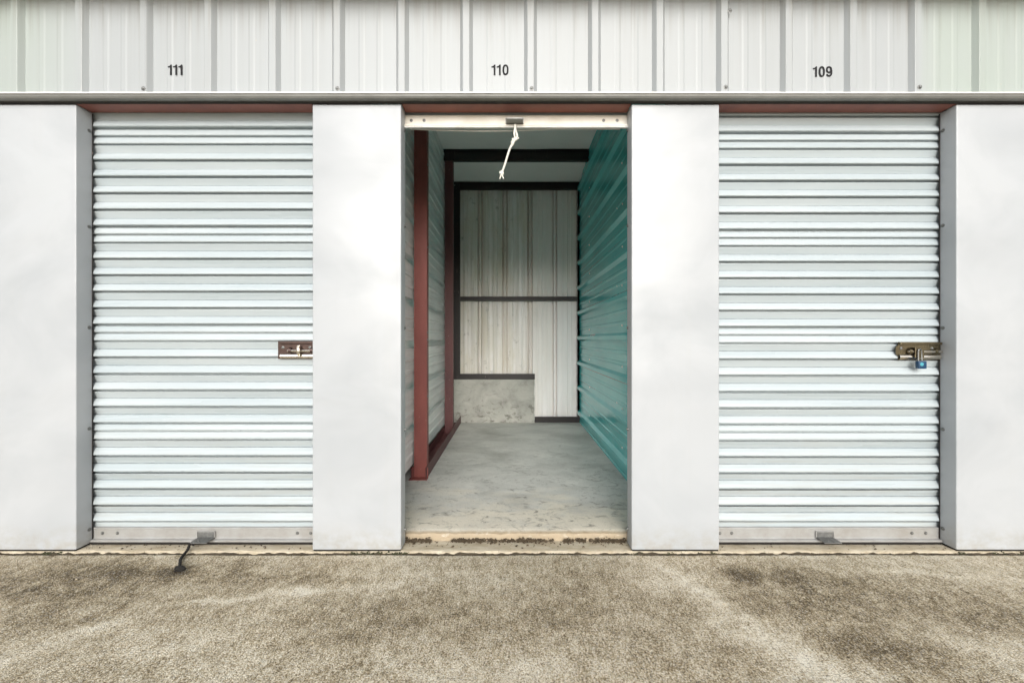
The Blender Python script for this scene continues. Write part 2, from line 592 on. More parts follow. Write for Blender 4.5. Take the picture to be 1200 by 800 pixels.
SCREW_PROF = [(0.0105, 0), (0.0105, 0.0018), (0.0066, 0.0024), (0.0060, 0.0066), (0.0035, 0.0078)]
SCREW = {ax: mesh_of("screw", lathe(SCREW_PROF, ax, 8), ys=1) for ax in 'xyz'}


def screw(parent, loc, ax='y', flip=False, mat='screw', sc=1.0):
    o = put("screw", SCREW[ax], mat, parent, loc)
    s = -sc if flip else sc
    o.scale = (s, sc, sc) if ax == 'x' else ((sc, s, sc) if ax == 'y' else (sc, sc, s))
    return o


def rpanel(n, pitch, h, base=0.066, top=0.030, minor=0.0035, lap=0.0015, start=0):
    """ribbed sheet profile as (height, u): full ribs at both ends and between, two low stiffening ribs in each flat"""
    out = []
    L = n * pitch
    for k in range(n + 1):
        c = k * pitch
        for du, hh in ((-base / 2, 0), (-top / 2 - 0.002, h * 0.95), (-top / 2, h), (top / 2, h), (top / 2 + 0.002, h * 0.95), (base / 2, 0)):
            if (k == 0 and du < 0) or (k == n and du > 0.5 * top):
                continue
            out.append((c + du, hh))
        if k < n:
            for fr in (0.36, 0.64):
                m = c + pitch * fr
                for du, hh in ((-0.016, 0), (-0.008, minor), (0.008, minor), (0.016, 0)):
                    out.append((m + du, hh))
    return [(hh + lap * u / L, u + start) for u, hh in out]


XL, XR = -3.485, 3.657          # ends of the building

# ------------------------------------------------------------------ setting: soil, pavement, slab
g = put("ground", ([(-400, -400, -0.06), (400, -400, -0.06), (400, 400, -0.06), (-400, 400, -0.06)], [(0, 1, 2, 3)]), 'soil')
tag(g, "bare dark soil around and under the paved lane", "ground", kind="structure")

STAINS = [  # x, y, rx, ry, turn, amount : wear and grime with shapes of their own
    (-1.82, -0.30, 0.55, 0.15, 4, -0.26), (-1.48, -0.16, 0.45, 0.07, 0, -0.20), (-0.95, -0.24, 0.40, 0.07, -3, -0.18),
    (-0.50, -0.48, 0.45, 0.14, 5, -0.15), (1.02, -0.22, 0.33, 0.12, -8, -0.30), (1.12, -0.60, 0.34, 0.18, -45, -0.24),
    (1.55, -0.42, 0.55, 0.18, -12, -0.12), (-1.65, -0.52, 0.35, 0.10, 25, -0.10), (0.3, -0.62, 0.3, 0.1, -20, -0.08),
    (0.68, -0.20, 0.17, 0.11, 0, 0.24), (0.80, -0.50, 0.36, 0.09, -68, 0.30), (0.13, -0.30, 0.45, 0.16, 0, 0.12),
    (-0.82, -0.355, 0.26, 0.022, 6, 0.26), (-0.60, -0.315, 0.20, 0.024, 10, 0.24), (-1.20, -0.40, 0.09, 0.012, 4, 0.30),
    (-1.05, -0.39, 0.12, 0.010, 8, 0.22), (-1.52, -0.70, 0.40, 0.06, 62, 0.26), (-0.10, -0.80, 0.35, 0.10, 0, 0.20),
    (1.62, -0.74, 0.35, 0.08, -25, 0.22), (-0.62, -0.74, 0.30, 0.08, 12, 0.12), (1.75, -0.20, 0.5, 0.03, -10, 0.14),
    (-0.35, -0.22, 0.3, 0.05, 0, 0.10), (0.95, -0.78, 0.35, 0.1, -55, 0.14), (-1.1, -0.62, 0.4, 0.09, 18, 0.10),
]
ST = [(x, y, 1 / rx, 1 / ry, math.cos(R(t)), math.sin(R(t)), am) for x, y, rx, ry, t, am in STAINS]


def wear(x, y):
    p = Vector((x, y, 0))
    wx = x + 0.10 * noise.noise(p * 5.0) + 0.03 * noise.noise(p * 19)
    wy = y + 0.06 * noise.noise(p * 5.0 + Vector((9, 4, 1))) + 0.022 * noise.noise(p * 21 + Vector((3, 8, 2)))
    v = 0.48 + 0.17 * noise.fractal(p * 1.3 + Vector((5, 2, 0)), 0.9, 2.0, 4)
    brk = 0.72 + 0.75 * noise.noise(p * 8 + Vector((1, 6, 4))) + 0.5 * noise.noise(p * 27)
    for sx, sy, ix, iy, c, s, am in ST:
        dx, dy = wx - sx, wy - sy
        u, w = (dx * c + dy * s) * ix, (-dx * s + dy * c) * iy
        q = u * u + w * w
        if q < 6:
            v += 1.3 * am * brk * math.exp(-q * 1.1)
    e = (-0.018 - y) / 0.055
    v += 0.17 * math.exp(-e * e) * (0.6 + 0.8 * noise.noise(p * 7))
    return max(0.02, min(0.98, v))


def axis_steps(lo, hi, d, far_lo, far_hi):
    n = int(round((hi - lo) / d))
    mid = [lo + (hi - lo) * i / n for i in range(n + 1)]
    a, b, s = [], [], d
    t = lo
    while t > far_lo:
        s *= 1.5
        t = max(far_lo, t - s)
        a.append(t)
    s, t = d, hi
    while t < far_hi:
        s *= 1.5
        t = min(far_hi, t + s)
        b.append(t)
    return a[::-1] + mid + b


def pavement():
    xs = axis_steps(-3.2, 3.2, 0.0125, -60, 60)
    ys = axis_steps(-1.0, -0.014, 0.0100, -40, -0.014)
    nx = len(xs)
    v, f, w = [], [], []
    for j, y in enumerate(ys):
        for x in xs:
            p = Vector((x, y, 0))
            yy = y
            z = -0.006
            if -1.2 < y and abs(x) < 3.4:
                z += 0.0035 * noise.noise(p * 2.1) + 0.0016 * noise.noise(p * 17) + 0.0013 * noise.noise(p * 60)
            if j == len(ys) - 1:
                yy += 0.005 * noise.noise(p * 13) + 0.004 * noise.noise(p * 47)
                z -= 0.004 + 0.004 * max(0, noise.noise(p * 31))
            v.append((x, yy, z))
            w.append(wear(x, y) if (y > -2 and abs(x) < 5) else 0.5)
    for j in range(len(ys) - 1):
        for i in range(nx - 1):
            a0 = j * nx + i
            f.append((a0, a0 + 1, a0 + nx + 1, a0 + nx))
    base = (len(ys) - 1) * nx
    sk = len(v)
    for i in range(nx):                                   # the slab's edge goes down into the joint
        q = v[base + i]
        v.append((q[0], q[1] + 0.001, -0.058))
        w.append(0.05)
    for i in range(nx - 1):
        f.append((base + i, base + i + 1, sk + i + 1, sk + i))
    me = bpy.data.meshes.new("pavement")
    me.from_pydata([(p[0], p[1] * YS, p[2]) for p in v], [], f)
    at = me.attributes.new("wear", 'FLOAT', 'POINT')
    at.data.foreach_set("value", w)
    me.shade_smooth()
    return me


pv = put("pavement", pavement(), 'ground')
tag(pv, "weathered brown and grey exposed aggregate concrete pavement in front of the units", "pavement", kind="structure")


def sill_slab():
    """tan strip of the foundation that shows in front of the doors: chipped front edge"""
    n = 560
    rows = [(0.002, -0.055), (0.002, -0.012), (0.004, -0.003), (0.010, 0.0), (0.03, 0.0), (0.06, 0.0), (0.10, 0.0), (0.135, -0.001)]
    v, f = [], []
    for k, (y, z) in enumerate(rows):
        for i in range(n + 1):
            x = XL + (XR - XL) * i / n
            p = Vector((x, y, 0))
            yy, zz = y, z
            ch = 0.006 * noise.noise(Vector((x * 15, 3, 0))) + 0.006 * noise.noise(Vector((x * 52, 7, 0)))
            if k <= 2:
                yy += ch - 0.001
            if k == 2:
                zz -= max(0, 0.008 * noise.noise(Vector((x * 33, 1, 0))))
            if k >= 3:
                zz += 0.0015 * noise.noise(p * 30) + 0.001 * noise.noise(p * 80)
            v.append((x, yy, zz))
    for k in range(len(rows) - 1):
        for i in range(n):
            a0 = k * (n + 1) + i
            f.append((a0, a0 + 1, a0 + n + 2, a0 + n + 1))
    return v, f


jd = []
for i in range(561):
    x = XL + (XR - XL) * i / 560
    jd.append((x, -0.030, -0.017 + 0.004 * noise.noise(Vector((x * 23, 2, 0)))))
    jd.append((x, 0.0005, -0.0080 + 0.010 * noise.noise(Vector((x * 31, 5, 0))) + 0.006 * noise.noise(Vector((x * 7, 5, 0)))))
jo = put("joint_soil", (jd, [(2 * i, 2 * i + 2, 2 * i + 3, 2 * i + 1) for i in range(560)]), 'soil')
tag(jo, "dark soil filling the joint between sill and pavement", "soil", kind="stuff")
so = put("door_sill", sill_slab(), 'sill', smooth=True)
tag(so, "tan chipped concrete sill strip running under the three doors", "sill", kind="structure")


def unit_floor():
    n = 420
    rows = [(0.118, -0.05), (0.118, 0.024), (0.122, 0.034), (0.135, 0.0395), (0.18, 0.04), (0.3, 0.04), (0.8, 0.04), (1.8, 0.04), (3.6, 0.04)]
    v, f = [], []
    for k, (y, z) in enumerate(rows):
        for i in range(n + 1):
            x = XL + (XR - XL) * i / n
            yy, zz = y, z
            if k <= 3:
                yy += 0.007 * noise.noise(Vector((x * 9, 13, 0))) + 0.005 * noise.noise(Vector((x * 41, 17, 0)))
            if k in (2, 3):
                zz -= max(0, 0.010 * noise.noise(Vector((x * 27, 21, 0))))
            v.append((x, yy, zz))
    for k in range(len(rows) - 1):
        for i in range(n):
            a0 = k * (n + 1) + i
            f.append((a0, a0 + 1, a0 + n + 2, a0 + n + 1))
    return v, f


fo = put("unit_floor", unit_floor(), 'floor', smooth=True)
tag(fo, "grey scuffed concrete floor inside the open unit, sandy at its front edge", "floor", kind="structure")

# ------------------------------------------------------------------ storage building
B = thing("storage_building", (0.086, 0, 0), "white metal self-storage building front with ribbed fascia, pillars and eave trim", "building")
FZ0, FZ1 = 2.128, 2.72
FP = 0.2976
# fascia sheets, each three ribs wide, lapped at a rib
prof = [(-(hh), u) for hh, u in rpanel(3, FP, 0.024, 0.060, 0.027, 0.0013)]
fv, ff = sheet([(-0.014 + p, q) for p, q in prof], FZ0, FZ1, 'z', 0.0012)
sheet_me = mesh_of("fascia_panel", ([(q[1], q[0], q[2]) for q in fv], ff))
for j in range(-4, 4):
    x = 0.086 + j * 3 * FP
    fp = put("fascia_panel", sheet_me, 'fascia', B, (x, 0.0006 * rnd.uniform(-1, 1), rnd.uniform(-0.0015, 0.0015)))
    screw(fp, (x + 0.004, -0.0395, 2.150 + rnd.uniform(-0.004, 0.004)))
    if j == 1:
        screw(fp, (x + 0.024, -0.0385, 2.505))
# drip trim under the fascia: white lip, grey face leaning back, black strip for gap shade
for k, (x0, x1) in enumerate(((XL, -1.52), (-1.521, 1.085), (1.082, XR))):
    dy = -0.0015 * (k == 1)
    put("trim_lip", bbox(x0, x1, -0.052 + dy, -0.0105, 2.1195, 2.1255, 0.0015), 'lip', B)
    put("eave_trim", sheet([(-0.046 + dy, 2.1190), (-0.043 + dy, 2.110), (-0.037 + dy, 2.1035), (-0.026 + dy, 2.1010), (-0.014, 2.1005)],
                           x0, x1, 'x', 0.0016), 'trim', B)
put("eave_trim_back", box(XL, XR, -0.010, -0.004, 2.1105, 2.70), 'ceil', B)
put("trim_gap_shade", box(XL, XR, -0.012, -0.0035, 2.0935, 2.1095), 'black', B)  # painted shade: black strip in the gap above the pillars


def pillar_mesh(x0, x1, z0=0.010, z1=2.092):
    r = 0.0055
    pts = []

    def arc(cx, cy, a0, a1):
        for k in range(5):
            t = R(a0 + (a1 - a0) * k / 4)
            pts.append((cx + r * math.cos(t), cy + r * math.sin(t)))
    pts.append((x0 + 0.03, 0.084))
    pts.append((x0, 0.084))
    arc(x0 + r, r, 180, 270)
    arc(x1 - r, r, 270, 360)
    pts.append((x1, 0.084))
    pts.append((x1 - 0.03, 0.084))
    pts.append((x1 - 0.03, 0.082))
    pts.append((x0 + 0.03, 0.082))
    # hollow inside is never seen: closed shell, split in height so that it bows a little
    n = len(pts)
    zs = [z0 + (z1 - z0) * k / 14 for k in range(15)]
    v, f = [], []
    for z in zs:
        for (x, y) in pts:
            v.append((x, y, z))
    for k in range(14):
        for i in range(n):
            f.append((k * n + i, k * n + (i + 1) % n, (k + 1) * n + (i + 1) % n, (k + 1) * n + i))
    f.append(tuple(range(n)))
    f.append(tuple(range(14 * n, 15 * n)))
    return v, f


PX = [(XL, -2.044), (-0.936, -0.520), (0.561, 0.972), (2.084, XR)]
screw_z = [2.004, 1.540, 1.052, 0.560, 0.078]
for k, (x0, x1) in enumerate(PX):
    p = put("pillar", pillar_mesh(x0, x1), 'pillar', B, smooth=True)
    put("base_gap_shade", box(x0 + 0.004, x1 - 0.004, 0.003, 0.08, 0.0015, 0.0098), 'black', p)  # black strip that paints the shade in the gap under the pillar
    for z in screw_z:
        if k < 3:
            screw(p, (x1, 0.070, z + rnd.uniform(-.004, .004)), 'x', True, sc=0.85)
        if k > 0:
            screw(p, (x0, 0.070, z + rnd.uniform(-.004, .004)), 'x', sc=0.85)
# red primed steel header over every opening
for k in range(3):
    x0, x1 = PX[k][1], PX[k + 1][0]
    put("header_beam", bbox(x0 + 0.0015, x1 - 0.0015, -0.002, 0.082, 2.094, 2.30, 0.002), 'header', B)
# unseen eave piece added to shade the fascia top; roof, outer walls
put("eave_blocker", sheet([(-0.050, 2.71), (-0.050, 2.625), (-0.205, 2.605), (-0.228, 2.625), (-0.240, 2.715), (-0.232, 2.72)], XL, XR, 'x', 0.002), 'trim', B)
put("roof", prism([(-0.16, 2.985), (3.72, 2.945), (3.72, 3.03), (-0.16, 3.07)], XL - 0.03, XR + 0.03, 'x'), 'roof', B)
put("upper_wall", box(XL, XR, -0.009, -0.0055, 2.701, 2.982), 'ceil', B)
put("rear_wall", box(XL, XR, 3.62, 3.66, 0, 2.944), 'roof', B)
for x0, x1 in ((XL, XL + 0.03), (XR - 0.03, XR)):
    put("side_wall", box(x0, x1, 0.09, 3.61, 0.001, 2.944), 'roof', B)

# ceiling of the open unit: sheets between the purlins
CX0, CX1 = -0.95, 1.10


def ceil_panel(y0, y1, z0, z1):
    n, m = 40, 16
    v, f = [], []
    for j in range(m + 1):
        for i in range(n + 1):
            t = j / m
            x = CX0 + (CX1 - CX0) * i / n
            y = y0 + (y1 - y0) * t
            sag = -0.012 * math.sin(math.pi * t)
            v.append((x, y, z0 + (z1 - z0) * t + sag + 0.006 * noise.noise(Vector((x * 3, y * 2.4, 4)))))
    for j in range(m):
        for i in range(n):
            a0 = j * (n + 1) + i
            f.append((a0, a0 + 1, a0 + n + 2, a0 + n + 1))
    top = len(v)
    v += [(p[0], p[1], p[2] + 0.012) for p in v[:top]]
    f += [tuple(top + i for i in q[::-1]) for q in f]
    return v, f


put("ceiling_panel", ceil_panel(0.10, 1.28, 2.935, 2.925), 'ceil', B, smooth=True)
put("ceiling_panel", ceil_panel(1.285, 2.56, 2.924, 2.900), 'ceil', B, smooth=True)
put("ceiling_panel", ceil_panel(2.565, 3.215, 2.900, 2.782), 'ceil', B, smooth=True)


def zpurlin(x0, x1, y, z0, z1, lip=0.06):
    t = 0.004
    return prism([(y, z0), (y + lip, z0), (y + lip, z0 + 0.018), (y + lip - t, z0 + 0.018), (y + lip - t, z0 + t), (y + t, z0 + t),
                  (y + t, z1), (y - lip * .6, z1), (y - lip * .6, z1 - t), (y, z1 - t)], x0, x1, 'x')


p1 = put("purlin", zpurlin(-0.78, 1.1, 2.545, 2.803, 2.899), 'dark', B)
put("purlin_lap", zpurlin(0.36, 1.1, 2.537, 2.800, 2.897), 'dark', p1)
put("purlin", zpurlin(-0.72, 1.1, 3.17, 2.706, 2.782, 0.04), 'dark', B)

# ------------------------------------------------------------------ roll-up doors
ZP = 0.0801


def bead(z_top, h, depth=0.0155):
    """one rounded bead of the curtain, from its crease down to the shadow groove: (protrusion, z)"""
    q = [(0.000, 1.00), (0.0025, 0.985), (0.0032, 0.955), (0.24, 0.90), (0.48, 0.79), (0.71, 0.66), (0.88, 0.53), (0.98, 0.40), (1.0, 0.30), (0.93, 0.255), (0.74, 0.215), (0.30, 0.205), (-0.55, 0.200), (-0.60, 0.03), (0.12, 0.004)]
    return [(p * depth if p > 0.01 or p < 0 else p, z_top - h + h * f) for p, f in q]


def slat_mesh(x0, x1, pitch, double=False):
    if double:
        pr = bead(pitch, pitch * 0.48, 0.0115) + bead(pitch * 0.52, pitch * 0.515, 0.0135)
    else:
        pr = [(0.0095, pitch), (0.0098, pitch * 0.975), (0.0080, pitch * 0.94), (-0.0045, pitch * 0.605), (-0.0105, pitch * 0.597), (-0.0105, pitch * 0.575)] + bead(pitch * 0.57, pitch * 0.565, 0.0190)
    n = 26
    cuts = [x0 + (x1 - x0) * k / n for k in range(n + 1)]
    return mesh_of("slat", sheet([(-p, z) for p, z in pr], x0, x1, 'x', 0.0010, cuts), True)


def step_plate(parent, xc, zb, mat='steel'):
    """pull step on the bottom bar: an upright bracket with a rim and a flat plate standing out from it"""
    s = put("pull_step", bbox(xc - 0.041, xc + 0.041, 0.018, 0.0830, zb, zb + 0.0035, 0.001), mat, parent)
    put("bracket", join(bbox(xc - 0.041, xc + 0.041, 0.0795, 0.0835, zb + 0.0037, zb + 0.030, 0.0012)), mat, s)
    put("bracket_rim", join(bbox(xc - 0.043, xc + 0.043, 0.0770, 0.0832, zb + 0.0305, zb + 0.0335, 0.001),
                            bbox(xc - 0.045, xc - 0.0415, 0.0770, 0.0832, zb + 0.004, zb + 0.030, 0.001),
                            bbox(xc + 0.0415, xc + 0.045, 0.0770, 0.0832, zb + 0.004, zb + 0.030, 0.001)), 'galv', s)
    put("rivet", lathe([(0.006, 0), (0.006, 0.001), (0.003, 0.0035)], 'z', 8), 'screw', s, (xc - 0.01, 0.04, zb + 0.0035))
    return s


def bottom_bar(parent, x0, x1, z0, mat, xs):
    """bent bottom rail: face, outstanding lip at its foot and a rolled top edge"""
    pr = [(0.1005, z0 + 0.0625), (0.0900, z0 + 0.0630), (0.0850, z0 + 0.0605), (0.0842, z0 + 0.0575), (0.0868, z0 + 0.0545), (0.0870, z0 + 0.0130), (0.0830, z0 + 0.0095),
          (0.0690, z0 + 0.0085), (0.0655, z0 + 0.0060), (0.0655, z0 + 0.0005)]
    n = 30
    cuts = [x0 + (x1 - x0) * k / n for k in range(n + 1)]
    b = put("bottom_bar", sheet(pr, x0, x1, 'x', 0.002, cuts), mat, parent, smooth=True)
    put("curtain_foot", bbox(x0 - .03, x1 + .03, 0.1015, 0.1035, z0 + 0.045, z0 + 0.0823, 0.0005), 'slat', parent)
    for x in xs:
        screw(b, (x, 0.0868, z0 + 0.036), 'y', sc=0.75)
    put("weather_strip" if mat == 'galv' else "edge_strip", bbox(x0 + .002, x1 - .002, 0.068, 0.086, z0 - (0.013 if mat == 'galv' else 0.005), z0 + 0.0002, 0.002), 'black' if mat == 'galv' else 'lip', parent)
    return b


def closed_door(x0, x1, zp, label, barscrews, stepx, jambs):
    d = thing("roll_up_door", ((x0 + x1) / 2, 0.1, 0), label, "door", "roll-up storage doors")
    single, double = slat_mesh(x0, x1, zp), slat_mesh(x0, x1, zp, True)
    for k in range(26):
        me = double if k % 6 == 5 else single
        put("slat", me, 'slat', d, (0, 0.1045 + rnd.uniform(-0.0008, 0.0008), 0.0977 + k * zp + (0.0002 if k else 0)), rot=(R(rnd.uniform(-0.5, 0.5)), 0, 0))
    b = bottom_bar(d, jambs[0] + 0.006, jambs[1] - 0.006, 0.0155, 'galv', barscrews)
    step_plate(d, stepx, 0.0295)
    for gx, sg in zip(jambs, (1, -1)):
        xa, xb = sorted((gx - sg * 0.004, gx + sg * 0.0048))
        put("door_guide", bbox(xa, xb, 0.0843, 0.0862, 0.003, 2.09, 0.0006), 'dark', d)
    return d


d111 = closed_door(-2.085, -0.905, ZP, "closed pale roll-up door below number 111, bolt uncovered and black strap at its foot", (-1.995, -1.922, -1.045, -0.980), -1.486, (-2.044, -0.936))
d109 = closed_door(0.940, 2.125, ZP * 0.988, "closed pale roll-up door below number 109, with the blue padlock", (1.012, 1.070, 1.948, 2.015), 1.520, (0.972, 2.084))


def latch(parent, x0, x1, zc, platemat, side):
    """slide bolt latch: folded plate, bolt bar with keepers, lug and screws"""
    h = 0.043
    body = []
    if side > 0:     # plate with notched left end
        poly = [(x0 + 0.012, zc + h), (x1, zc + h), (x1, zc - h), (x0 + 0.012, zc - h), (x0 + 0.012, zc - h * .62), (x0, zc - h * .35), (x0, zc + h * .45), (x0 + 0.012, zc + h * .68)]
    else:
        poly = [(x0, zc + h), (x1, zc + h), (x1, zc - h), (x0, zc - h)]
    v, f = prism(poly, 0.0805, 0.0840, 'y')
    L = put("latch", (v, f), platemat, parent)
    put("top_flange", bbox(x0 + .013, x1 - .001, 0.068, 0.0803, zc + h - 0.0125, zc + h - .001, 0.002), platemat, L)
    put("bottom_flange", sheet([(0.0800, zc - h + 0.026), (0.0720, zc - h + 0.021), (0.0690, zc - h + 0.012), (0.0740, zc - h + 0.003)], x0 + .013, x1 - .004, 'x', 0.0016), 'chrome', L)
    xm = (x0 + x1) / 2
    put("bolt", tube([(x0 + 0.05, 0.0715, zc - 0.004), (x1 - 0.002, 0.0715, zc - 0.004)], 0.0065, 10), 'chrome', L)
    for kx in (x0 + 0.062, x1 - 0.03):
        put("keeper", sheet([(0.0800, zc + 0.013), (0.0660, zc + 0.006), (0.0635, zc - 0.004), (0.0660, zc - 0.013), (0.0800, zc - 0.02)], kx - 0.006, kx + 0.006, 'x', 0.0016), platemat, L)
    for sx, sz in ((x0 + 0.024, zc + 0.012), (x1 - 0.042, zc + 0.012)):
        screw(L, (sx, 0.0805, sz), 'y', sc=0.7)
    return L, xm


L1, _ = latch(d111, -1.137, -0.940, 0.942, 'bronze', -1)
put("lug", join(lump((-1.028, 0.058, 0.940), 0.011, 3, (0.8, 0.8, 2.5)), tube([(-1.028, 0.070, 0.955), (-1.028, 0.052, 0.955)], 0.006)), 'chrome', L1, smooth=True)
L2, _ = latch(d109, 1.866, 2.082, 0.938, 'brass', 1)
put("hasp", bbox(1.942, 1.985, 0.060, 0.0655, 0.905, 0.957, 0.0015), 'brass', L2)

# padlock hanging from the right latch
px, py, pz = 1.966, 0.056, 0.850
K = thing("padlock", (px, py, pz), "small blue padlock hanging from the latch of the right-hand door", "padlock")
put("body", bbox(px - 0.020, px + 0.020, py - 0.011, py + 0.011, pz + 0.003, pz + 0.040, 0.004, 3), 'blue', K, smooth=True)
put("badge", lathe([(0.0085, 0), (0.0085, 0.0015), (0.0035, 0.0018), (0.0030, 0.0008)], 'y', 16), 'cyan', K, (px - 0.006, py - 0.011, pz + 0.025))
sp = [(px - 0.013, py, pz + 0.038), (px - 0.013, py, pz + 0.085), (px - 0.010, py, pz + 0.094), (px - 0.002, py + 0.002, pz + 0.097), (px + 0.004, py + 0.004, pz + 0.092), (px + 0.006, py + 0.004, pz + 0.08), (px + 0.006, py + 0.002, pz + 0.038)]
put("shackle", tube(spline(sp, 5), 0.0036, 10), 'screw', K, smooth=True)

# open door of unit 110
D = thing("roll_up_door", (0.02, 0.1, 2.02), "raised roll-up door over the open unit, its cream bottom bar under the header", "door", "roll-up storage doors")
bx0, bx1 = -0.530, 0.572
bb = bottom_bar(D, bx0, bx1, 2.0225, 'cream', (-0.490, -0.428, 0.446, 0.512))
step_plate(D, 0.013, 2.0365, 'galv')
sl = slat_mesh(bx0, bx1, ZP)
for k in range(2):
    put("slat", sl, 'slat', D, (0, 0.1045, 2.1048 + k * ZP))
drum = [(0.27 + (0.145 + 0.006 * (k % 2)) * math.cos(2 * math.pi * k / 40), 2.385 + (0.145 + 0.006 * (k % 2)) * math.sin(2 * math.pi * k / 40)) for k in range(40)]
put("curtain_roll", prism(drum, bx0, bx1, 'x'), 'slat', D)
# sagging curtain edge just under the bar
put("curtain_edge", tube([(bx0 + 0.03 + 1.03 * k / 24, 0.104, 2.0255 - 0.010 * math.sin(math.pi * min(1, k / 17))) for k in range(25)], 0.0035, 6), 'lip', D, smooth=True)


def P(x, y, Y):
    """world point for a place measured in the photograph at depth Y"""
    k = (1 + Y / CAM_D) / 250
    return ((x - 600) * k, Y, CAM_Z + (397 - y) * k)


# pull rope: doubled top loop, knot, single strand, frayed end knot
ry = 0.055
rope = [P(603.5, 146, ry), P(604.2, 153, ry), P(606, 160, ry - .004), P(602, 165.5, ry), P(598.5, 172, ry), P(595.5, 180, ry), P(592.5, 190, ry + .002), P(589.5, 199, ry + .003), P(587.6, 204, ry + .003)]
rp = put("pull_rope", tube(spline(rope, 7), 0.0052, 8), 'rope', D, smooth=True)
put("rope_strand", tube(spline([P(604, 149, ry - .006), P(602.5, 156, ry - .008), P(603.6, 163, ry - .01), P(600.5, 169, ry - .008), P(598.0, 174, ry - .006)], 7), 0.0042, 8), 'rope', rp, smooth=True)
put("rope_knot", join(lump(P(603, 163.5, ry - .004), 0.0115, 1, (1.25, 0.9, 0.8)), lump(P(600.5, 168, ry - .006), 0.010, 5, (0.9, 0.9, 1.3)), tube([P(606, 161, ry - .004), P(608.2, 162.5, ry - .01)], [.004, .003])), 'rope', rp, smooth=True)
put("end_knot", join(lump(P(588, 203.2, ry), 0.0115, 8, (0.95, .9, 1.2)),
                      tube([P(588.5, 206, ry), P(590.4, 209.5, ry - .003)], [.004, .0025]), tube([P(587, 206, ry), P(585.6, 210, ry - .002)], [.004, .0022]) ), 'rope', rp, smooth=True)

# black strap tied to the pull step of the left door, lying over the sill on to the pavement
strap = [(-1.528, 0.026, 0.024), (-1.517, -0.004, 0.012), (-1.513, -0.030, 0.005), (-1.505, -0.058, 0.004), (-1.492, -0.088, 0.004), (-1.468, -0.125, 0.004), (-1.446, -0.158, 0.004), (-1.436, -0.176, 0.005)]
sv = spline(strap, 7)
put("pull_strap", join(tube(sv, [0.0062 + 0.0010 * math.sin(k * 1.9) for k in range(len(sv))], 8)), 'black', d111, smooth=True)
put("strap_knot", join(lump((-1.424, -0.182, 0.009), 0.015, 2, (1.35, .9, .8)), lump((-1.444, -0.176, 0.008), 0.010, 6, (1.1, .9, .9)),
                       tube([(-1.432, -0.186, 0.008), (-1.442, -0.200, 0.004)], [.006, .003])), 'black', d111, smooth=True)
put("strap_tie", join(lump((-1.524, 0.018, 0.028), 0.0065, 4, (1.3, .8, .8)), lump((-1.509, 0.020, 0.022), 0.005, 9, (1.5, .8, .7))), 'black', d111, smooth=True)

# ------------------------------------------------------------------ inside the open unit
IP = 0.286
# right partition: glossy teal sheets with ribs towards the unit
TX = 0.778
RW = thing("partition_wall", (TX, 1.7, 0.04), "glossy teal ribbed metal wall on the right of the open unit", "wall")
NY = [0.09 + (3.20 - 0.09) * k / 10 for k in range(11)]


def lying_sheet(n, z0, face, sgn, h, y0, y1, lap=0.0016, base=0.070, top=0.028, minor=0.0015, foot=None):
    """sheet with horizontal ribs: profile is (x, z), swept along y"""
    pr = [(face + sgn * hh, u) for hh, u in rpanel(n, IP, h, base, top, minor, lap, z0)]
    if foot is not None:
        pr = [(face, foot), (face, z0 - base / 2), (face + sgn * h, z0 - top / 2)] + pr[1:]
    cuts = [y0 + (y1 - y0) * k / 10 for k in range(11)]
    return sheet(pr, y0, y1, 'y', -sgn * 0.0012, cuts)


rib0 = 0.148
for j, n in enumerate((3, 3, 4)):
    z0 = rib0 + 3 * j * IP
    if j < 3:
        put("wall_panel", lying_sheet(3 if j < 2 else 4, z0, TX, -1, 0.028, 0.09, 3.19, minor=0.0055, foot=0.046 if j == 0 else None), 'teal', RW)
put("base_channel", sheet([(TX - 0.006, 0.041), (TX - 0.008, 0.062), (TX - 0.004, 0.066)], 0.09, 3.19, 'y', 0.002), 'teal', RW)
for k in range(9):
    z = rib0 + 0.075 + k * IP
    for y in (1.10, 2.50):
        screw(RW, (TX - 0.001, y + rnd.uniform(-.012, .012), z + rnd.uniform(-.01, .01)), 'x', mat='tealscrew', sc=0.8)
    if k in (1, 4, 6):
        screw(RW, (TX - 0.001, 1.26, z + 0.02), 'x', mat='tealscrew', sc=0.75)
put("edge_flashing", sheet([(TX - 0.030, 3.192), (TX - 0.030, 3.200), (TX + 0.01, 3.200)], 0.045, 2.84, 'z', 0.0015), 'left', RW)

# left partition: bare sheets with their ribs turned away, posts standing against them
LX = -0.690
LW = thing("partition_wall", (LX, 1.7, 0.04), "grey-white ribbed metal wall with red steel posts on the left of the open unit", "wall")
for j in range(3):
    put("wall_panel", lying_sheet(3 if j < 2 else 4, 0.10 + 3 * j * IP, LX, -1, 0.042, 0.09, 3.30, base=0.056, top=0.046, minor=-0.006), 'left', LW)
put("base_channel", join(box(-0.686, -0.582, 0.985, 3.15, 0.0405, 0.044), box(-0.5855, -0.582, 0.985, 3.15, 0.0442, 0.122), box(-0.686, -0.6825, 0.985, 3.15, 0.0442, 0.115)), 'maroon', LW)


def cpost(x0, x1, y, z0, z1, dep, mat):
    t = 0.003
    pr = [(x0, y), (x1, y), (x1, y + dep), (x1 - 0.02, y + dep), (x1 - 0.02, y + dep - t), (x1 - t, y + dep - t), (x1 - t, y + t),
          (x0 + t, y + t), (x0 + t, y + dep - t), (x0 + 0.02, y + dep - t), (x0 + 0.02, y + dep), (x0, y + dep)]
    return put("post", prism(pr, z0, z1, 'z'), mat, LW)


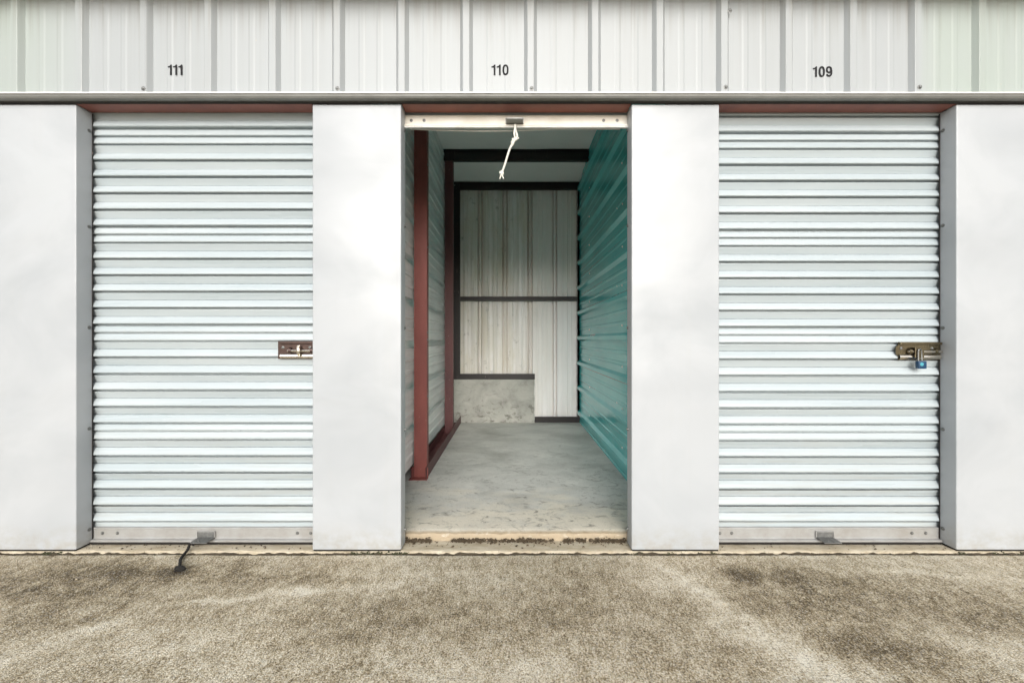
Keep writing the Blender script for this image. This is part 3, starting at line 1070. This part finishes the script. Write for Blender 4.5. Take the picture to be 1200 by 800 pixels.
q1 = cpost(-0.6755, -0.5865, 1.035, 0.0445, 2.925, 0.065, 'red')
for sx in (-0.687, -0.586):
    put("foot_clip", bbox(sx - 0.008, sx + 0.010, 1.018, 1.034, 0.046, 0.115, 0.002), 'red', q1)
for z in (0.075, 0.60, 0.99, 1.04, 1.63, 2.2):
    screw(q1, (-0.5865, 1.05, z), 'x', True, sc=0.8)
put("foot_plate", bbox(-0.70, -0.575, 0.972, 1.033, 0.0405, 0.0455, 0.001), 'red', q1)
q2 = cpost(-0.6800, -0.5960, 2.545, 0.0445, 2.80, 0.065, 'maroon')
put("foot_clip", bbox(-0.600, -0.580, 2.528, 2.544, 0.046, 0.115, 0.002), 'maroon', q2)
put("head_plate", bbox(-0.74, -0.58, 2.532, 2.544, 2.795, 2.895, 0.002), 'dark', q2)
screw(q2, (-0.690, 2.532, 2.845), 'y')
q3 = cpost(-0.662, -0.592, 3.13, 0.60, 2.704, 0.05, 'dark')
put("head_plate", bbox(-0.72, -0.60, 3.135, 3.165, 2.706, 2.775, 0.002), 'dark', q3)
screw(q3, (-0.655, 3.135, 2.74), 'y')

# back wall: upright sheets seen from the inside (ribs are grooves), girt and base channels
BY = 3.235
BW = thing("back_wall", (0.05, BY, 0.04), "grimy white ribbed metal wall at the back of the open unit", "wall")


def back_sheet(x0, n, z0, z1, lap=0.0016, first=False):
    pr = []
    for k in range(n + 1):
        c = x0 + k * IP
        for side in (-1, 1):
            if (k == 0 and side < 0) or (k == n and side > 0):
                continue
            m = c + side * 0.021
            pr += [(BY, m - 0.0105), (BY + 0.075, m - 0.0080), (BY + 0.075, m + 0.0080), (BY, m + 0.0105)]
        if k < n:
            for fr in (0.32, 0.5, 0.68):
                m = c + IP * fr
                pr += [(BY, m - 0.010), (BY - 0.004, m - 0.004), (BY - 0.004, m + 0.004), (BY, m + 0.010)]
    pr = [(p + lap * (u - x0) / (n * IP), u) for p, u in [(BY, x0)] + pr + [(BY, x0 + n * IP)]]
    v, f = sheet(pr, z0, z1, 'z', 0.0012)
    return [(p[1], p[0], p[2]) for p in v], f


r0 = -0.366                     # first groove
put("wall_panel", back_sheet(r0 - IP, 1, 0.59, 2.84), 'back', BW)
put("wall_panel", back_sheet(r0, 2, 0.59, 2.84), 'back', BW)
put("wall_panel", back_sheet(r0 + 2 * IP, 2, 0.066, 2.84), 'back', BW)
gt = put("girt", prism([(3.168, 1.434), (3.168, 1.478), (3.23, 1.478), (3.23, 1.473), (3.173, 1.473), (3.173, 1.439), (3.23, 1.439), (3.23, 1.434)], -0.60, TX - 0.028, 'x'), 'dark', BW)
put("girt_edge", bbox(-0.60, TX - 0.028, 3.164, 3.1675, 1.468, 1.480, 0.001), 'dark', gt)
put("base_channel", join(box(-0.69, 0.259, 3.17, 3.2335, 0.5345, 0.540), box(-0.69, 0.262, 3.165, 3.169, 0.5345, 0.598)), 'dark', BW)
put("base_channel", join(box(0.259, TX - 0.004, 3.17, 3.2335, 0.041, 0.047), box(0.259, TX - 0.004, 3.165, 3.169, 0.041, 0.108)), 'dark', BW)


def stem():
    """poured stub wall with uneven face and worn arrises"""
    bm = bmesh.new()
    nx, nz = 60, 32
    x0, x1, z0, z1, y0 = -0.705, 0.256, 0.030, 0.533, 3.150
    g = []
    for j in range(nz + 1):
        row = []
        for i in range(nx + 1):
            x, z = x0 + (x1 - x0) * i / nx, z0 + (z1 - z0) * j / nz
            q = Vector((x * 6, z * 6, 2))
            y = y0 + 0.005 * noise.noise(q) + 0.003 * noise.noise(q * 4)
            if i == nx:
                x += 0.006 * noise.noise(q * 3)
                y += 0.006
            if j == nz:
                z += 0.003 * noise.noise(q * 4)
                y += 0.006
            row.append(bm.verts.new((x, y, z)))
        g.append(row)
    for j in range(nz):
        for i in range(nx):
            bm.faces.new((g[j][i], g[j][i + 1], g[j + 1][i + 1], g[j + 1][i]))
    e = [ed for ed in bm.edges if ed.is_boundary]
    r = bmesh.ops.extrude_edge_only(bm, edges=e)
    for w in r['geom']:
        if isinstance(w, bmesh.types.BMVert):
            w.co.y = 3.36
    bm.verts.index_update()
    out = [p.co.copy() for p in bm.verts], [tuple(q.index for q in fc.verts) for fc in bm.faces]
    bm.free()
    return out


s0 = put("concrete_stem_wall", stem(), 'stem', smooth=True)
tag(s0, "low stained concrete stub wall at the back left of the open unit", "wall", kind="thing")

# ------------------------------------------------------------------ unit numbers on the fascia


def ring(cx, cz, rx, rz, w, n=28, y0=0, y1=0.0008, pw=2.35):
    v, f = [], []

    def sup(t, a, b):
        c, s = math.cos(t), math.sin(t)
        return (a * math.copysign(abs(c) ** (2 / pw), c), b * math.copysign(abs(s) ** (2 / pw), s))
    for y in (y0, y1):
        for k in range(n):
            t = 2 * math.pi * k / n
            for a, b in ((rx, rz), (rx - w, rz - w * 0.95)):
                p = sup(t, a, b)
                v.append((cx + p[0], y, cz + p[1]))
    m = 2 * n
    for k in range(n):
        k2 = (k + 1) % n
        f.append((2 * k, 2 * k2, 2 * k2 + 1, 2 * k + 1))
        f.append((m + 2 * k, m + 2 * k + 1, m + 2 * k2 + 1, m + 2 * k2))
        f.append((2 * k, m + 2 * k, m + 2 * k2, 2 * k2))
        f.append((2 * k + 1, 2 * k2 + 1, m + 2 * k2 + 1, m + 2 * k + 1))
    return v, f


def ribbon(pts, w, y0=0, y1=0.0008):
    v, f = [], []
    n = len(pts)
    P2 = [Vector(p) for p in pts]
    for y in (y0, y1):
        for i, p in enumerate(P2):
            d = (P2[min(i + 1, n - 1)] - P2[max(i - 1, 0)]).normalized()
            q = Vector((-d.y, d.x)) * w / 2
            v += [(p.x + q.x, y, p.y + q.y), (p.x - q.x, y, p.y - q.y)]
    m = 2 * n
    for i in range(n - 1):
        a0 = 2 * i
        f += [(a0, a0 + 1, a0 + 3, a0 + 2), (m + a0, m + a0 + 2, m + a0 + 3, m + a0 + 1), (a0, a0 + 2, m + a0 + 2, m + a0), (a0 + 1, m + a0 + 1, m + a0 + 3, a0 + 3)]
    f += [(0, m, m + 1, 1), (m - 2, m - 1, 2 * m - 1, 2 * m - 2)]
    return v, f


HN = 0.0485


def digit(ch):
    h, w = HN, HN * 0.165
    if ch == '1':
        poly = [(0.0135, 0), (0.0135 + w, 0), (0.0135 + w, h), (0.0135 + w * .35, h), (0.0115, h * .875), (0.003, h * .83), (0.003, h * .735), (0.0135, h * .745)]
        return prism(poly, 0, 0.0008, 'y')
    if ch == '0':
        return ring(0.0155, h / 2, 0.0142, h / 2 * 1.02, w * 1.0)
    # nine: bowl and a tail
    tail = [(0.0152 + 0.0112 * math.cos(t), h * 0.36 + (h * .36 - w * .5) * math.sin(t)) for t in [R(q) for q in range(0, -166, -12)]]
    tail = [(0.0264, h * 0.66), (0.0266, h * .5)] + tail
    return join(ring(0.0152, h * 0.675, 0.0140, h * 0.335, w), ribbon(tail, w, -0.0002, 0.0006))


for txt, x, y, adv, over in (("111", 206, 82.0, 0.0262, "closed door with the black strap"), ("110", 586.5, 82.0, 0.0305, "open unit"), ("109", 964.5, 84.0, 0.0345, "padlocked closed door")):
    fy = -0.0185
    c = Vector(P(x, y, fy))
    wd = adv * 2 + 0.029
    U = thing("unit_number", (c.x, fy, c.z - HN / 2), f"black number {txt} on the white fascia above the {over}", "sign", "unit numbers")
    xx = c.x - wd / 2
    for i, ch in enumerate(txt):
        put("digit", digit(ch), 'ink', U, (xx, fy, c.z - HN / 2))
        nxt = txt[i + 1] if i < 2 else ''
        xx += 0.0245 if (ch == '1' and nxt == '1') else (0.0285 if ch == '1' else 0.0335)

# ------------------------------------------------------------------ dirt and litter in the joints


def crumbs(spots, size):
    V, F = [], []
    for (x, y, z) in spots:
        b = len(V)
        s = size * rnd.choice((0.5, 0.7, 1, 1, 1.6))
        t = rnd.uniform(0, 6.28)
        c, sn = math.cos(t), math.sin(t)
        for dx, dy, dz in ((-1, -.5, 0), (1, -.4, .1), (.3, .8, 0), (0, 0, .9)):
            dx *= s * rnd.uniform(.6, 1.5)
            dy *= s * rnd.uniform(.4, 1.1)
            dz *= s * rnd.uniform(.4, 1.1)
            V.append((x + dx * c - dy * sn, y + dx * sn + dy * c, z + dz))
        F += [(b, b + 1, b + 3), (b + 1, b + 2, b + 3), (b + 2, b, b + 3), (b, b + 2, b + 1)]
    return V, F


def clumpy(n, x0, x1, freq, thr, seed):
    out = []
    while len(out) < n:
        x = rnd.uniform(x0, x1)
        if noise.noise(Vector((x * freq, seed, 0))) + 0.5 * noise.noise(Vector((x * freq * 4, seed, 3))) > thr + rnd.uniform(-.25, .25):
            out.append(x)
    return out


sp1 = [(x, 0.106 + rnd.gauss(0, 0.009), 0.001 + abs(rnd.gauss(0, .006))) for x in clumpy(2000, -0.52, 0.56, 7, -0.08, 3)]
sp1 += [(x, 0.108 - abs(rnd.gauss(0, 0.03)), 0.001) for x in clumpy(160, -0.52, 0.56, 4, -0.4, 8)]
tag(put("leaf_litter", crumbs(sp1, 0.0055), 'crumb'), "brown leaf crumbs lying along the threshold of the open unit", "litter", kind="stuff")
sp2 = [(x, -0.006 + rnd.gauss(0, 0.004), -0.020 + rnd.uniform(0, .012)) for x in clumpy(1700, -2.6, 2.6, 3, -0.02, 5)]
sp2 += [(x, rnd.uniform(0.015, 0.085), 0.001) for x in clumpy(110, -2.05, -0.93, 6, 0.05, 15)]
sp2 += [(x, rnd.uniform(0.015, 0.085), 0.001) for x in clumpy(60, 0.97, 2.09, 6, 0.05, 25)]
tag(put("joint_litter", crumbs(sp2, 0.0040), 'crumb'), "dark crumbs caught in the joint between sill and pavement", "litter", kind="stuff")
sp3 = [(rnd.uniform(-2.6, 2.6), -abs(rnd.gauss(0, 0.35)) - 0.03, -0.005) for _ in range(420)]
tag(put("loose_grit", crumbs(sp3, 0.0034), 'pale'), "pale loose grit scattered over the pavement", "grit", kind="stuff")
sp4 = []
for x0, x1, n in ((-0.76, -0.48, 240), (-2.2, -2.05, 70), (0.56, 0.98, 60), (2.09, 2.5, 120)):
    sp4 += [(x, -0.005 + rnd.gauss(0, 0.004), -0.014 + rnd.uniform(0, .012)) for x in clumpy(n, x0, x1, 8, 0.0, 11)]
tag(put("joint_moss", crumbs(sp4, 0.0046), 'moss'), "dark green moss tufts along the foot of the pillars", "moss", kind="stuff")
